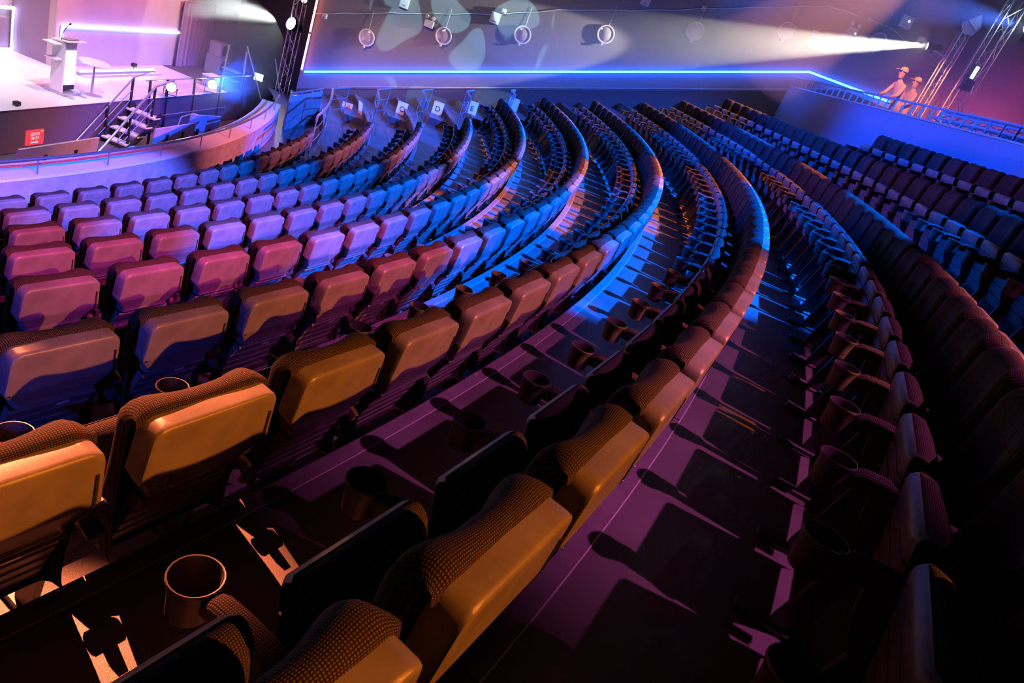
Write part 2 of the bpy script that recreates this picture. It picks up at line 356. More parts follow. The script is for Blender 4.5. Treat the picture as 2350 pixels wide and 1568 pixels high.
# local banks of stage haze
def haze_bank(c, r, dens, lab):
    mb = MB(); n, m_ = 20, 12
    prof = [(math.sin(PI*i/m_), -math.cos(PI*i/m_)) for i in range(m_+1)]; mb.lathe([(max(p[0], 1e-5), p[1]) for p in prof], n)
    mb.v = [(v[0]*r[0], v[1]*r[1], v[2]*r[2]) for v in mb.v]
    m_ = bpy.data.materials.new('haze_bank'); m_.use_nodes = True; nt = m_.node_tree; nt.nodes.clear()
    ou = nt.nodes.new('ShaderNodeOutputMaterial'); vs = nt.nodes.new('ShaderNodeVolumeScatter'); vs.inputs['Density'].default_value = dens; vs.inputs['Anisotropy'].default_value = .2
    nt.links.new(vs.outputs[0], ou.inputs['Volume']); m_.cycles.homogeneous_volume = True
    o = mb.obj('haze_bank', m_); o.location = c; tag(o, lab, 'haze', kind='stuff'); return o
haze_bank((32.6, 7.9, 7.1), (6.8, 2.9, 2.5), .032, 'dense blue and violet haze around the booth tower')
hb = haze_bank((26.6, 9.36, 5.9), (6.6, 1.0, 1.1), .15, 'dense haze drifting along the warm white beam'); hb.rotation_euler = (0, -math.atan2(3.12, 8.6), 0)
haze_bank((13.6, 9.8, .6), (1.4, 2.6, 1.9), .06, 'glowing haze around the lamps in the wing')

# ------------------------------------------------------------------ the tip-up seat
T1, T2, S1 = math.radians(4), math.radians(22), .185
def bk(x, s, off):      # back surface: s down from the top rear edge, off forward of the rear face; the lower part kinks forward
    if s <= S1: t = T1; y = s*math.sin(t); z = HB-s*math.cos(t)
    else:
        t = T2; y = S1*math.sin(T1)+(s-S1)*math.sin(t); z = HB-S1*math.cos(T1)-(s-S1)*math.cos(t)
    k = smoothstep((s-S1+.03)/.06); t = T1+(T2-T1)*k
    return (x, y+off*math.cos(t), z+off*math.sin(t))
def smoothstep(x): x = max(0, min(1, x)); return x*x*(3-2*x)
def shell_mesh():
    rows = [(0, .166, .016), (.003, .184, .006), (.009, .196, .0015), (.018, .206, 0), (.032, .213, 0), (.05, .216, 0), (.12, .220, 0), (.170, .224, 0), (.185, .225, 0), (.200, .222, 0), (.24, .194, 0), (.275, .168, 0), (.288, .161, 0), (.296, .160, -.004), (.304, .160, -.003), (.31, .160, .006), (.318, .160, .012)]
    mb = MB(); n = 0
    cols = lambda hw, o: [(-hw, .075), (-hw, .014+o), (-hw+.004, .004+o), (-hw+.014, o), (-hw+.026, o), (0, o), (hw-.026, o), (hw-.014, o), (hw-.004, .004+o), (hw, .014+o), (hw, .075)]
    for s, hw, o in rows:
        for x, f in cols(hw, o): mb.v.append(bk(x, s, f))
    m = 11
    for i in range(len(rows)-1):
        for j in range(m-1): a = i*m+j; mb.f.append((a, a+1, a+m+1, a+m))
    b0 = len(mb.v)
    for x, f in cols(.166, 0): mb.v.append(bk(x, 0, .075))
    for j in range(m-1): mb.f.append((j, j+1, b0+j+1, b0+j))
    return mb.mesh('back_shell', M['shell'], smooth=True)
def groove_mesh():
    mb = MB()
    for sx in (1,):
        pts = [(.194, .075), (.199, .178), (.193, .198), (.146, .270)]
        w_ = .0042
        for (x0, s0), (x1, s1) in zip(pts[:-1], pts[1:]):
            d = Vector((x1-x0, s1-s0)).normalized(); nn = Vector((-d.y, d.x))*w_
            q = [(x0+nn.x, s0+nn.y), (x1+nn.x, s1+nn.y), (x1-nn.x, s1-nn.y), (x0-nn.x, s0-nn.y)]
            v = [bk(sx*x, s, -.0035) for x, s in q] + [bk(sx*x, s, .004) for x, s in q]
            n = len(mb.v); mb.v += v
            for f in ((0,1,2,3),(4,5,6,7),(0,1,5,4),(1,2,6,5),(2,3,7,6),(3,0,4,7)): mb.f.append(tuple(n+i for i in f))
    return mb.mesh('panel_gap', M['groove'])
def lower_mesh():
    # slatted lower back: stepped profile swept across
    mb = MB(); hw = .172
    prof = []; s = .318
    prof.append((s, .006)); prof.append((s+.004, -.004)); prof.append((s+.012, -.006))
    for i in range(5):
        s0 = .335+i*.062
        prof += [(s0, .008), (s0+.003, .016), (s0+.009, .016), (s0+.012, .008), (s0+.058, .010)]
    prof += [(.655, .012), (.665, .03)]
    n = len(prof)
    for x in (-hw, hw):
        for s, o in prof: mb.v.append(bk(x, s, o))
        for s, o in prof: mb.v.append(bk(x, s, .04))
    for i in range(n-1):
        mb.f.append((i, i+1, 2*n+i+1, 2*n+i)); mb.f.append((i, i+1, n+i+1, n+i)); mb.f.append((2*n+i, 2*n+i+1, 3*n+i+1, 3*n+i))
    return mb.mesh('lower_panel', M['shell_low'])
def grid_mesh(name, fn, nu, nv, mat_, closed_ends=True):
    # fn(i/nu, j/nv) -> (pos, u, v); builds a smooth sheet with UVs in metres
    me = bpy.data.meshes.new(name); V = []; F = []; UV = []
    for j in range(nv+1):
        for i in range(nu+1):
            p, u, v = fn(i/nu, j/nv); V.append(p); UV.append((u, v))
    for j in range(nv):
        for i in range(nu):
            a = j*(nu+1)+i; F.append((a, a+1, a+nu+2, a+nu+1))
    me.from_pydata(V, [], F)
    uvl = me.uv_layers.new(name='UVMap')
    for lp in me.loops: uvl.data[lp.index].uv = UV[lp.vertex_index]
    bm = bmesh.new(); bm.from_mesh(me); bmesh.ops.recalc_face_normals(bm, faces=bm.faces)
    for f in bm.faces: f.smooth = True
    bm.to_mesh(me); bm.free(); me.materials.append(mat_); return me
def smoothstep(x): x = max(0, min(1, x)); return x*x*(3-2*x)
# cushion profile (y forward, z) from the shell top rim, over the crest, down the front to the seat
CP = [(.068, .962), (.060, .985), (.072, 1.002), (.100, 1.008), (.132, .998), (.155, .970), (.165, .92), (.168, .86), (.172, .78), (.182, .70), (.200, .62), (.222, .54), (.240, .47), (.245, .44), (.225, .41), (.18, .40)]
def prof_at(t, P):
    L = [0]
    for a, b_ in zip(P[:-1], P[1:]): L.append(L[-1]+math.dist(a, b_))
    d = t*L[-1]
    for i in range(len(P)-1):
        if d <= L[i+1] or i == len(P)-2:
            k = (d-L[i])/(L[i+1]-L[i]); return P[i][0]+(P[i+1][0]-P[i][0])*k, P[i][1]+(P[i+1][1]-P[i][1])*k, d
def cushion_fn(u, v):
    y, z, d = prof_at(v, CP)
    hw = .224 if z > .75 else .224-.02*smoothstep((.75-z)/.3)
    c = (u-.5)*2; c = math.copysign(1-(1-abs(c))**1.5, c); ac = abs(c)
    # rounded sides: the outermost columns wrap back to the shell
    if ac > .82:
        k = (ac-.82)/.18; a = k*PI/2
        x = math.copysign(hw-.035+.035*math.sin(a), c); back = .035*(1-math.cos(a))
    else:
        x = math.copysign(ac/.82*(hw-.035), c); back = 0
    wing = .026*smoothstep((ac-.25)/.5) if z > .55 else .026*smoothstep((ac-.25)/.5)*max(0, (z-.45)/.1)
    crest = smoothstep((z-.93)/.06)
    dx = y-.07
    yy = .07 + dx*(1-.0)+ (wing-.012)*min(1, max(0, dx/.09)) - back*min(1, max(0, dx/.05))*1.3
    zz = z - crest*(.030*smoothstep((ac-.72)/.28)) - .006*crest*(1-smoothstep(ac/.6))
    yy = .07+(yy-.07)*(1-.6*smoothstep((ac-.90)/.10))
    return (x, yy, zz), c*.5*hw*2, d
# folded seat pan: stands up in front of the back, underside to the stage
PH, PT = (.30, .36), (.375, .715)     # bottom and top of the underside plate (y, z)
def pan_fn(u, v):
    P = [(.366, .705), (.372, .735), (.352, .755), (.320, .752), (.288, .730), (.270, .690), (.258, .62), (.250, .53), (.248, .45), (.262, .38), (.29, .36)]
    y, z, d = prof_at(v, P); hw = .205
    c = (u-.5)*2; ac = abs(c)
    x = c*hw
    ed = smoothstep((ac-.75)/.25)
    yy = y + (.372-y)*.35*ed; zz = z-.022*ed*smoothstep((z-.7)/.1)
    return (x, yy, zz), x, d
def under_mesh():
    mb = MB(); hw = .203
    prof = [(0, 0)]
    # along the plate t 0..1 bottom to top, with grooves
    for t in (.20, .42, .64, .84):
        prof += [(t-.014, .0), (t-.010, -.007), (t+.010, -.007), (t+.014, .0)]
    prof += [(1.0, 0), (1.045, -.006), (1.075, -.026)]
    dv = Vector((PT[0]-PH[0], PT[1]-PH[1])); nn = Vector((dv.y, -dv.x)).normalized()
    n = len(prof)
    for x in (-hw, -hw+.02, hw-.02, hw):
        e = -.014 if abs(x) > hw-.001 else 0
        for t, o in prof:
            p = Vector(PH)+dv*t+nn*(o+.012+e); mb.v.append((x, p.x, p.y))
    for c in range(3):
        for i in range(n-1):
            a = c*n+i; mb.f.append((a, a+1, a+n+1, a+n))
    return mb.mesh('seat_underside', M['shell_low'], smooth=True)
XA = .28   # the arm standard stands on the gap line between two seats
CUPY, CUPZ = .542, .637
def cup_mesh():
    prof = [(.0, -.100), (.040, -.100), (.046, -.096), (.050, -.04), (.0535, -.012), (.0575, -.006), (.0585, 0), (.057, .0035), (.054, .003), (.0525, -.002), (.050, -.02), (.047, -.085), (.0, -.088)]
    return MB().lathe(prof, 24, (XA, CUPY, CUPZ)).mesh('cup_holder', M['plastic'], smooth=True)
def arm_mesh():
    mb = MB()
    pts = [(.500, -.012, .050), (.46, .000, .062), (.40, .006, .060), (.32, .004, .058), (.24, -.006, .055), (.16, -.022, .05), (.10, -.045, .04)]
    n = len(pts)
    for y, dz, h in pts:
        zt_ = .640+dz
        for x, z in ((-.020, zt_-.004), (.020, zt_-.004), (.017, zt_-h), (-.017, zt_-h)): mb.v.append((XA+x, y, z))
    for i in range(n-1):
        for j in range(4): a = i*4+j; b_ = i*4+(j+1) % 4; mb.f.append((a, b_, b_+4, a+4))
    mb.f.append((0,1,2,3)); e = (n-1)*4; mb.f.append((e, e+1, e+2, e+3))
    return mb.mesh('arm', M['plastic'], bevel=.005, seg=2, smooth=True)
def pad_fn(u, v):
    y = .488-.40*v
    pts = [(.500, -.012), (.46, .000), (.40, .006), (.32, .004), (.24, -.006), (.16, -.022), (.08, -.055)]
    for (y0, z0), (y1, z1) in zip(pts[:-1], pts[1:]):
        if y1 <= y <= y0: dz = z0+(z1-z0)*(y0-y)/(y0-y1); break
    c = (u-.5)*2; x = c*.026
    z = .640+dz+.012*(1-abs(c)**4)-.006
    if v in (0, 1): z -= .008
    return (XA+x, y, z), x, y
def leg_mesh():
    mb = MB()
    mb.prism([(.30, .59), (.42, .59), (.405, .50), (.36, .40), (.44, .05), (.44, .012), (.36, .012), (.285, .40), (.25, .47), (.12, .62), (.10, .70), (.14, .70), (.20, .60)], -.013, .013,
             Matrix(((0,0,1),(1,0,0),(0,1,0))), (XA, 0, 0))
    return mb.mesh('leg', M['steel'])
def foot_mesh(): return MB().box((XA, .44, .012), (.06, .24, .024)).mesh('foot', M['steel'], bevel=.006, seg=1)
def hinge_mesh():
    R = Matrix(((0,0,1),(0,1,0),(1,0,0)))
    return MB().lathe([(0, -.045), (.02, -.045), (.027, -.038), (.027, .038), (.02, .045), (0, .045)], 14, (XA, .145, .635), R).mesh('hinge_cap', M['plastic'], smooth=True)
def plate_mesh():
    a = [bk(x, s, .006) for x, s in ((.025, .365), (.075, .365), (.075, .378), (.025, .378))]; b_ = [bk(x, s, .012) for x, s in ((.025, .365), (.075, .365), (.075, .378), (.025, .378))]
    mb = MB(); mb.v = a+b_; mb.f = [(0,1,2,3),(4,5,6,7),(0,1,5,4),(1,2,6,5),(2,3,7,6),(3,0,4,7)]
    return mb.mesh('number_plate', M['nosing_line'])
def screw_mesh():
    R = facing((0, -1, -.15))
    mb = MB(); mb.lathe([(0, 0), (.0045, 0), (.004, .0015), (0, .002)], 8, (0,0,0), R); return mb.mesh('screw', M['chrome'])
ME = dict(shell=shell_mesh(), gap=groove_mesh(), low=lower_mesh(), cush=grid_mesh('back_cushion', cushion_fn, 22, 40, M['fabric']), pan=grid_mesh('seat_cushion', pan_fn, 12, 22, M['fabric']),
          under=under_mesh(), cup=cup_mesh(), arm=arm_mesh(), pad=grid_mesh('arm_pad', pad_fn, 6, 16, M['padfab']), leg=leg_mesh(), foot=foot_mesh(), hinge=hinge_mesh(), plate=plate_mesh(), screw=screw_mesh())
def part(name, me, parent, x=0.0):
    o = bpy.data.objects.new(name, me); COL.objects.link(o); o.parent = parent
    if x: o.location.x = x
    return o
def ordn(n):
    w_ = ['first','second','third','fourth','fifth','sixth','seventh','eighth','ninth','tenth','eleventh','twelfth','thirteenth','fourteenth','fifteenth','sixteenth','seventeenth','eighteenth','nineteenth','twentieth']
    if n <= 20: return w_[n-1]
    t = {2: 'twenty', 3: 'thirty', 4: 'forty', 5: 'fifty'}[n//10]
    if n % 10 == 0: return t[:-1]+'ieth'
    return t+'-'+w_[n % 10-1]
ROWNAME = ['front row by the parapet'] + [f'{ordn(i)} row from the stage' for i in range(2, 12)]
def seat(k, idx):
    a = PHASE[k]+PITCH[k]*idx; n = LAST[k]-idx+1
    p = cyl(ROWR[k], a, FL[k])
    r = empty('tip_up_seat', p, math.radians(a)+PI/2)
    end = ' end seat' if n == 1 else ' seat'
    tag(r, f'folded grey{end}, {ordn(n)} from the wall aisle, {ROWNAME[k]}', 'seat', f'tip-up seats in the {ROWNAME[k]}')
    sh = part('back_shell', ME['shell'], r); part('panel_gap', ME['gap'], sh)
    part('lower_panel', ME['low'], r); part('back_cushion', ME['cush'], r)
    pn = part('seat_cushion', ME['pan'], r); part('seat_underside', ME['under'], pn)
    if 3 <= k <= 8: part('number_plate', ME['plate'], r)
    if 4 <= k <= 7 and idx < 8:
        for sx in (-.19, .19):
            s = part('screw', ME['screw'], sh); s.location = bk(sx+math.copysign(.018, sx), .19, -.003)
    if True:
        dx = math.radians(PITCH[k])*ROWR[k]/2-XA
        ar = part('armrest', ME['arm'], r, dx); part('arm_pad', ME['pad'], ar); part('cup_holder', ME['cup'], ar)
        part('leg', ME['leg'], r, dx); part('foot', ME['foot'], r, dx); part('hinge_cap', ME['hinge'], r, dx)
    return r
for k in range(11):
    for i in range(FIRST[k], LAST[k]+1): seat(k, i)
#@@REST@@
# ------------------------------------------------------------------ parapet in front of row one
mb = MB(); n = 60; RO, RI_, ZT = 18.15, 17.72, .63
pA, pB = -26.0, 21.6
for i in range(n):
    a, b_ = pA+(pB-pA)*i/n, pA+(pB-pA)*(i+1)/n
    mb.quad(cyl(RO, a, -.02), cyl(RO, b_, -.02), cyl(RO, b_, ZT), cyl(RO, a, ZT))
    mb.quad(cyl(RI_, a, -1.45), cyl(RI_, b_, -1.45), cyl(RI_, b_, ZT), cyl(RI_, a, ZT))
par = mb.obj('wall_parapet', M['concrete'], fix=False); tag(par, 'curved low concrete parapet before the front row', kind='structure')
mb = MB()
for i in range(n):
    a, b_ = pA+(pB-pA)*i/n, pA+(pB-pA)*(i+1)/n
    mb.quad(cyl(RI_-.02, a, ZT+.012), cyl(RO+.012, a, ZT+.012), cyl(RO+.012, b_, ZT+.012), cyl(RI_-.02, b_, ZT+.012))
    mb.quad(cyl(RO+.012, a, ZT+.012), cyl(RO+.012, a, ZT-.02), cyl(RO+.012, b_, ZT-.02), cyl(RO+.012, b_, ZT+.012))
mb.obj('ledge', M['ledge'], par, fix=False)
rl = empty('parapet_handrail', cyl(18.1, 0, ZT+.012)); tag(rl, 'curved metal handrail on short posts along the parapet', 'handrail')
rm = rl.matrix_world.translation
off = Vector(rl.location)
def rel(p): return Vector(p)-off
MB().tube([rel(cyl(18.08, pA+(pB-pA)*i/70, .865)) for i in range(71)], .022, 8).obj('rail', M['rail'], rl, smooth=True)
a = -24.0
while a < pB:
    q = cyl(18.08, a, 0)
    MB().tube([rel((q.x, q.y, ZT+.012)), rel((q.x, q.y, .85))], .011, 6).obj('post', M['railblue'], rl)
    a += 3.9
# flat barrier closing the parapet towards the side wall
br = empty('barrier_panel', (16.95, 8.2, 0)); tag(br, 'reddish barrier panel with glass strip and rail at parapet end', 'barrier')
P0, P1 = Vector((17.0, 6.85, 0)), Vector((16.92, 9.15, 0)); o0 = Vector(br.location)
def seg_box(z0, z1, t, name, m):
    d = (P1-P0); c = (P0+P1)/2+Vector((0,0,(z0+z1)/2))-o0
    ang = math.atan2(d.y, d.x)
    return MB().box(c, (d.length, t, z1-z0), rotz(ang)).obj(name, m, br)
seg_box(0, .74, .05, 'panel', M['wood']); seg_box(.74, .90, .015, 'glass_strip', M['glass'])
MB().tube([P0+Vector((0,0,.97))-o0, P1+Vector((0,0,.97))-o0], .022, 8).obj('rail', M['railblue'], br, smooth=True)
for t in (.05, .35, .65, .95):
    q = P0.lerp(P1, t)-o0; MB().tube([q+Vector((0,0,.74)), q+Vector((0,0,.96))], .012, 6).obj('post', M['railblue'], br)

# ------------------------------------------------------------------ aisle guard rails at the row ends
desc = ['lowest curved blue-lit guard rail beside the barrier panel', 'curved guard rail standing beside the edge-on card', 'guard rail just right of the card marked C', 'guard rail just right of the card marked D', 'short topmost guard rail past the card marked E']
for g, k in enumerate((1, 2, 3, 4, 5)):
    R_ = RIN[k]+.03; ze = FL[k]+.9
    a_s = PHASE[k-1]+PITCH[k-1]*LAST[k-1]+PITCH[k-1]*.62; a_e = (23.7, 22.6, 21.8, 20.6, 20.0)[g]
    if g == 4: a_s = 18.6
    if g == 3: a_s = 18.2
    if g == 2: a_s = 17.2
    o = cyl(R_, a_e, FL[k]); t = empty('guard_rail', o); tag(t, desc[g], 'guard rail', 'guard rails at the row ends')
    pts = [cyl(R_, a_s+(a_e-a_s)*i/10, ze)-o for i in range(11)]
    L = (1.17, 1.02, .95, .78, .45)[g]
    endp = pts[-1]+Vector((.03, L, .0))
    lead = [pts[0]+Vector((0,0,-.12)), pts[0]]
    MB().tube(lead+pts[1:]+[pts[-1]+Vector((0,.03,0)), endp], .026, 8).obj('top_rail', M['railblue'], t, smooth=True)
    for zz in (.6, .3):
        MB().tube([p+Vector((0,0,zz-.9)) for p in pts]+[endp+Vector((0,0,zz-.9))], .010, 6).obj('mid_rail', M['railblue'], t)
    for p in (pts[0], pts[5], pts[-1], endp):
        MB().bar(p, p+Vector((0,0,-.9)), .05, .012).obj('post', M['railblue'], t)
# row cards
def text_mesh(body, size, m, name='lettering', ext=.002):
    cu_ = bpy.data.curves.new(name, 'FONT'); cu_.body = body; cu_.size = size; cu_.align_x = 'CENTER'; cu_.align_y = 'CENTER'; cu_.extrude = ext
    o = bpy.data.objects.new(name, cu_); COL.objects.link(o)
    dg = bpy.context.evaluated_depsgraph_get(); me = bpy.data.meshes.new_from_object(o.evaluated_get(dg))
    bpy.data.objects.remove(o); me.materials.clear(); me.materials.append(m); return me
def card(letter, p, lab, dirv=None, wd=.30, ht=.36):
    t = empty('row_card', p); tag(t, lab, 'sign', 'row letter cards by the aisle wall')
    d = Vector(dirv) if dirv else Vector((CAM.x-p[0], CAM.y-p[1], 0)); ang = math.atan2(d.y, d.x)+PI/2
    R = rotz(ang) @ Matrix.Rotation(math.radians(78), 3, 'X')
    t.rotation_euler = R.to_euler()
    MB().box((0, ht/2, 0), (wd, ht, .008)).obj('board', M['paper'], t)
    if letter:
        l = link(bpy.data.objects.new('lettering', text_mesh(letter, .21, M['ink'])), t); l.location = (0, ht*.42, .006)
    return t
HS = [0]+[(FL[k-1]+FL[k])/2 for k in range(1, 11)]
card('A', (17.59, 9.54, FL[1]+.006), 'white card marked A standing by the aisle wall')
card('', (18.05, 9.45, HS[2]+.004), 'white card seen edge-on beside the second guard rail', dirv=(1, .95, 0))
card('C', (19.17, 9.58, HS[3]+.004), 'white card marked C standing by the aisle wall')
card('D', (20.20, 9.50, HS[4]+.004), 'white card marked D standing by the aisle wall')
card('E', (21.20, 9.20, HS[5]+.004), 'white card marked E standing by the aisle wall')
card('', (22.20, 9.85, HS[6]+.004), 'white card mostly hidden behind the fifth row of seats')

# ------------------------------------------------------------------ side wall fittings (wall face y = 11)
def on_wall(x, z, d=.0): return Vector((x, WALLY-d, z))
def led_tube(name, pts, m, label, r=.028, group='light tubes'):
    o = Vector(pts[0]); t = empty(name, o); tag(t, label, 'light tube', group)
    MB().tube([Vector(p)-o for p in pts], r, 8).obj('tube', m, t, smooth=True)
    for a, b_ in zip(pts[:-1], pts[1:]):
        dv = (Vector(b_)-Vector(a)).normalized()
        back = Vector((0, .03, 0)) if abs(a[1]-WALLY) < .3 else Vector((-.03, 0, 0))
        MB().bar(Vector(a)+back-o, Vector(b_)+back-o, .05, .02, up=(0,1,0) if back.y else (1,0,0)).obj('mounting_channel', M['alu'], t)
    return t
led_tube('led_strip', [on_wall(15.51, .90, .06), on_wall(29.68, 6.25, .06), on_wall(32.33, 6.32, .06)], M['led_blue'], 'long blue light strip rising along the side wall')
led_tube('led_tube', [on_wall(15.42, .94, .08), on_wall(15.42, 2.02, .08)], M['led_red'], 'lower red light tube upright at the wall edge')
led_tube('led_tube', [on_wall(15.42, 2.10, .08), on_wall(15.42, 3.25, .08)], M['led_red'], 'upper red light tube upright at the wall edge')
led_tube('led_strip', [(11.29, 6.02, -.48), (11.29, 6.02, .54), (11.29, 10.98, .54)], M['led_white'], 'angled white light strip on the pink stage wall', r=.035)
led_tube('led_strip', [(10.16, -8, .55), (10.16, 5.80, .55), (10.16, 5.80, -.46), (10.16, -8, -.46)], M['led_white'], 'white light frame around the stage backdrop', r=.04)
discs = [(17.16, 2.56), (19.40, 3.44), (21.63, 4.30), (23.91, 5.16), (26.25, 6.11), (28.59, 6.97), (30.97, 7.56)]
Rw = facing((0, -1, 0))
for i, (x, z) in enumerate(discs):
    t = empty('wall_disc', on_wall(x, z, .05)); tag(t, f'round glassy disc on the side wall, {ordn(i+1)} from the red tube', 'wall disc', 'round discs along the side wall')
    MB().lathe([(0, .03), (.20, .022), (.215, .01), (.215, 0)], 28, (0,0,0), Rw).obj('face', M['glass'], t, smooth=True)
    MB().lathe([(.205, -.02), (.248, -.02), (.255, .01), (.248, .035), (.215, .035), (.208, .015)], 28, (0,0,0), Rw).obj('rim', M['white'], t, smooth=True)
    MB().lathe([(0, 0), (.035, 0), (.035, .05), (0, .055)], 10, (0, -.01, -.275), Rw).obj('knob', M['white'], t, smooth=True)
    MB().tube([(.0, .02, .25), (0, .035, .78)], .006, 5).obj('cable', M['white'], t)
def wbox(x, z, s, lab, rot=0, name='wall_box', d=.12, dot=None):
    t = empty(name, on_wall(x, z, .0)); tag(t, lab, 'box'); t.rotation_euler = (0, rot, 0)
    MB().box((0, -d/2-.002, 0), (s[0], d, s[1])).obj('housing', M['white'], t, bevel=.02, smooth=True)
    if dot: MB().lathe([(0, 0), (.03, 0), (.02, .015), (0, .02)], 10, (s[0]*.15, -d-.002, s[1]*.1), Rw).obj('indicator', dot, t)
    MB().box((0, -d-.006, -s[1]*.3), (s[0]*.5, .006, .012)).obj('slot', M['groove'], t)
    return t
wbox(15.75, 2.68, (.14, .14), 'tiny pinkish wall box beside the upper red tube')
wbox(18.01, 3.92, (.26, .36), 'bright white wall box cut by the top frame edge')
wbox(20.71, 4.44, (.27, .31), 'white rounded wall box beside the third disc')
wbox(20.90, 4.70, (.13, .13), 'small white junction box above the rounded wall box')
wbox(24.62, 6.34, (.26, .24), 'white wall box near the top edge past the fourth disc')
wbox(26.21, 6.72, (.12, .12), 'small white junction box above the fifth disc')
wbox(29.39, 7.13, (.30, .25), 'plain square wall plate beside the sixth disc')
wbox(31.39, 8.25, (.32, .30), 'white wall box with a bright blue indicator', dot=M['dot_b'])
wbox(31.98, 7.99, (.16, .16), 'small white box above the bright spot lamp')
for x, z, lab, dot in ((18.88, 3.62, 'twin-headed emergency light left of the second disc', M['white']), (30.21, 7.58, 'twin-headed emergency light with a green indicator', M['dot_g'])):
    t = empty('emergency_light', on_wall(x, z, 0)); tag(t, lab, 'emergency light', 'emergency lights on the side wall')
    MB().box((0, -.06, -.02), (.28, .11, .20)).obj('housing', M['white'], t, bevel=.015)
    for sx in (-.09, .09):
        h = MB().lathe([(0, .07), (.05, .065), (.06, .03), (.04, -.02), (0, -.03)], 14, (sx, -.07, .17), facing((sx*2, -1, -.2))).obj('lamp_head', M['white'], t, smooth=True)
        MB().tube([(sx, -.06, .07), (sx, -.06, .14)], .012, 6).obj('stalk', M['white'], h)
    MB().lathe([(0, 0), (.022, 0), (0, .01)], 8, (.09, -.118, -.04), Rw).obj('indicator', dot, t)
def cable(pts, lab, r=.012):
    o = on_wall(pts[0][0], pts[0][1], .03); P_ = []
    for i in range(len(pts)-1):
        for j in range(5):
            t_ = j/5; x = pts[i][0]+(pts[i+1][0]-pts[i][0])*t_; z = pts[i][1]+(pts[i+1][1]-pts[i][1])*t_
            P_.append(on_wall(x, z+.015*math.sin(x*5.1), .03)-o)
    P_.append(on_wall(*pts[-1], .03)-o)
    c = MB().tube(P_, r, 6).obj('wall_cable', M['white'], smooth=True); c.location = o; tag(c, lab, 'cable'); return c
cable([(15.4, 2.62), (17.7, 3.48), (19.6, 4.15), (20.83, 4.59), (22.36, 5.27), (24.93, 6.2), (26.21, 6.71), (27.7, 7.29), (29.3, 7.92), (29.93, 7.95), (30.25, 7.96)], 'long pale cable running up the side wall above the discs')
cable([(30.43, 8.02), (31.21, 7.96), (31.6, 7.86), (31.9, 7.86)], 'short drooping cable between wall boxes on the right')
t = empty('wall_handrail', on_wall(16.68, .87, .08)); tag(t, 'thin blue-lit handrail climbing the side wall below the light strip', 'handrail'); o = Vector(t.location)
MB().tube([on_wall(16.68, .87, .08)-o, on_wall(28.15, 5.17, .08)-o, on_wall(30.9, 6.22, .08)-o], .018, 8).obj('rail', M['railblue'], t)
for i in range(9):
    x = 17.2+i*1.65; z = .87+(x-16.68)*.3775
    MB().tube([on_wall(x, z, .08)-o, on_wall(x, z-.08, .0)-o], .012, 6).obj('bracket', M['railblue'], t)
for i, x in enumerate((19.9, 21.9, 23.7, 26.1, 28.4)):
    z = .87+(x-16.68)*.3775-.22
    c = MB().lathe([(.035, 0), (.06, 0), (.06, .02), (.035, .02), (.035, 0)], 14, (0,0,0), Rw).obj('wall_hook', M['railblue']); c.location = on_wall(x, z, .0)
    tag(c, f'small ring hook under the wall handrail, {ordn(i+1)} from the stage end', 'hook', 'ring hooks under the wall handrail')

# ------------------------------------------------------------------ stage things
SZ = -.5
t = empty('lectern', (12.77, 4.33, SZ)); tag(t, 'tall white glowing lectern standing on the stage', 'lectern')
MB().box((0, 0, .03), (.50, .56, .05)).obj('base', M['alu'], t, bevel=.01)
MB().box((0, -.24, .62), (.30, .05, 1.14)).obj('side_panel', M['white'], t, bevel=.01)
MB().box((-.05, .02, .62), (.22, .44, 1.08)).obj('column', M['panelback'], t, bevel=.01)
MB().box((.075, .03, .60), (.02, .36, .78)).obj('front_screen', M['screen'], t, bevel=.006)
MB().box((.06, .02, .14), (.03, .42, .10)).obj('kick_panel', M['black'], t)
tp = MB().box((.02, .02, 1.20), (.40, .60, .035), Matrix.Rotation(math.radians(-8), 3, 'Y')).obj('desk_top', M['white'], t, bevel=.008)
MB().box((.05, .02, 1.245), (.22, .34, .015), Matrix.Rotation(math.radians(-8), 3, 'Y')).obj('laptop', M['alu'], tp)
MB().box((-.02, -.42, 1.14), (.30, .26, .03)).obj('side_shelf', M['white'], t, bevel=.006)
MB().box((-.02, -.36, .80), (.28, .22, .03)).obj('lower_shelf', M['white'], t, bevel=.006)
mc = MB().tube([(.02, -.22, 1.2), (.03, -.22, 1.35), (.06, -.16, 1.48), (.10, -.12, 1.58)], .008, 6).obj('microphone_neck', M['black'], t)
MB().lathe([(0, 0), (.016, .01), (.018, .05), (0, .06)], 10, (.10, -.12, 1.57), facing((.5, .2, .8))).obj('microphone_head', M['black'], mc, smooth=True)
for sy in (-.2, .2): MB().bar((-.3, sy, .02), (.42, sy, .02), .06, .03).obj('foot', M['alu'], t)
t = empty('round_table', (12.98, 4.99, SZ)); tag(t, 'small round white-topped table beside the lectern', 'table')
MB().lathe([(0, .74), (.34, .74), (.35, .75), (.35, .77), (.34, .78), (0, .78)], 32).obj('table_top', M['white'], t, smooth=True)
MB().lathe([(.03, .03), (.03, .74)], 14).obj('pole', M['alu'], t, smooth=True)
MB().lathe([(0, .0), (.24, 0), (.24, .015), (.05, .035), (.03, .05), (0, .05)], 24).obj('base', M['alu'], t, smooth=True)
t = empty('footlight_batten', (11.80, 7.6, SZ)); tag(t, 'long batten of small warm bulbs along the stage wall', 'light batten')
MB().box((0, 0, .04), (.10, 3.1, .08)).obj('housing', M['panelback'], t)
for i in range(30): MB().lathe([(0, 0), (.028, .005), (.032, .03), (.02, .055), (0, .06)], 8, (.03, -1.5+i*3.0/29, .085)).obj('bulb', M['bulb'], t, smooth=True)
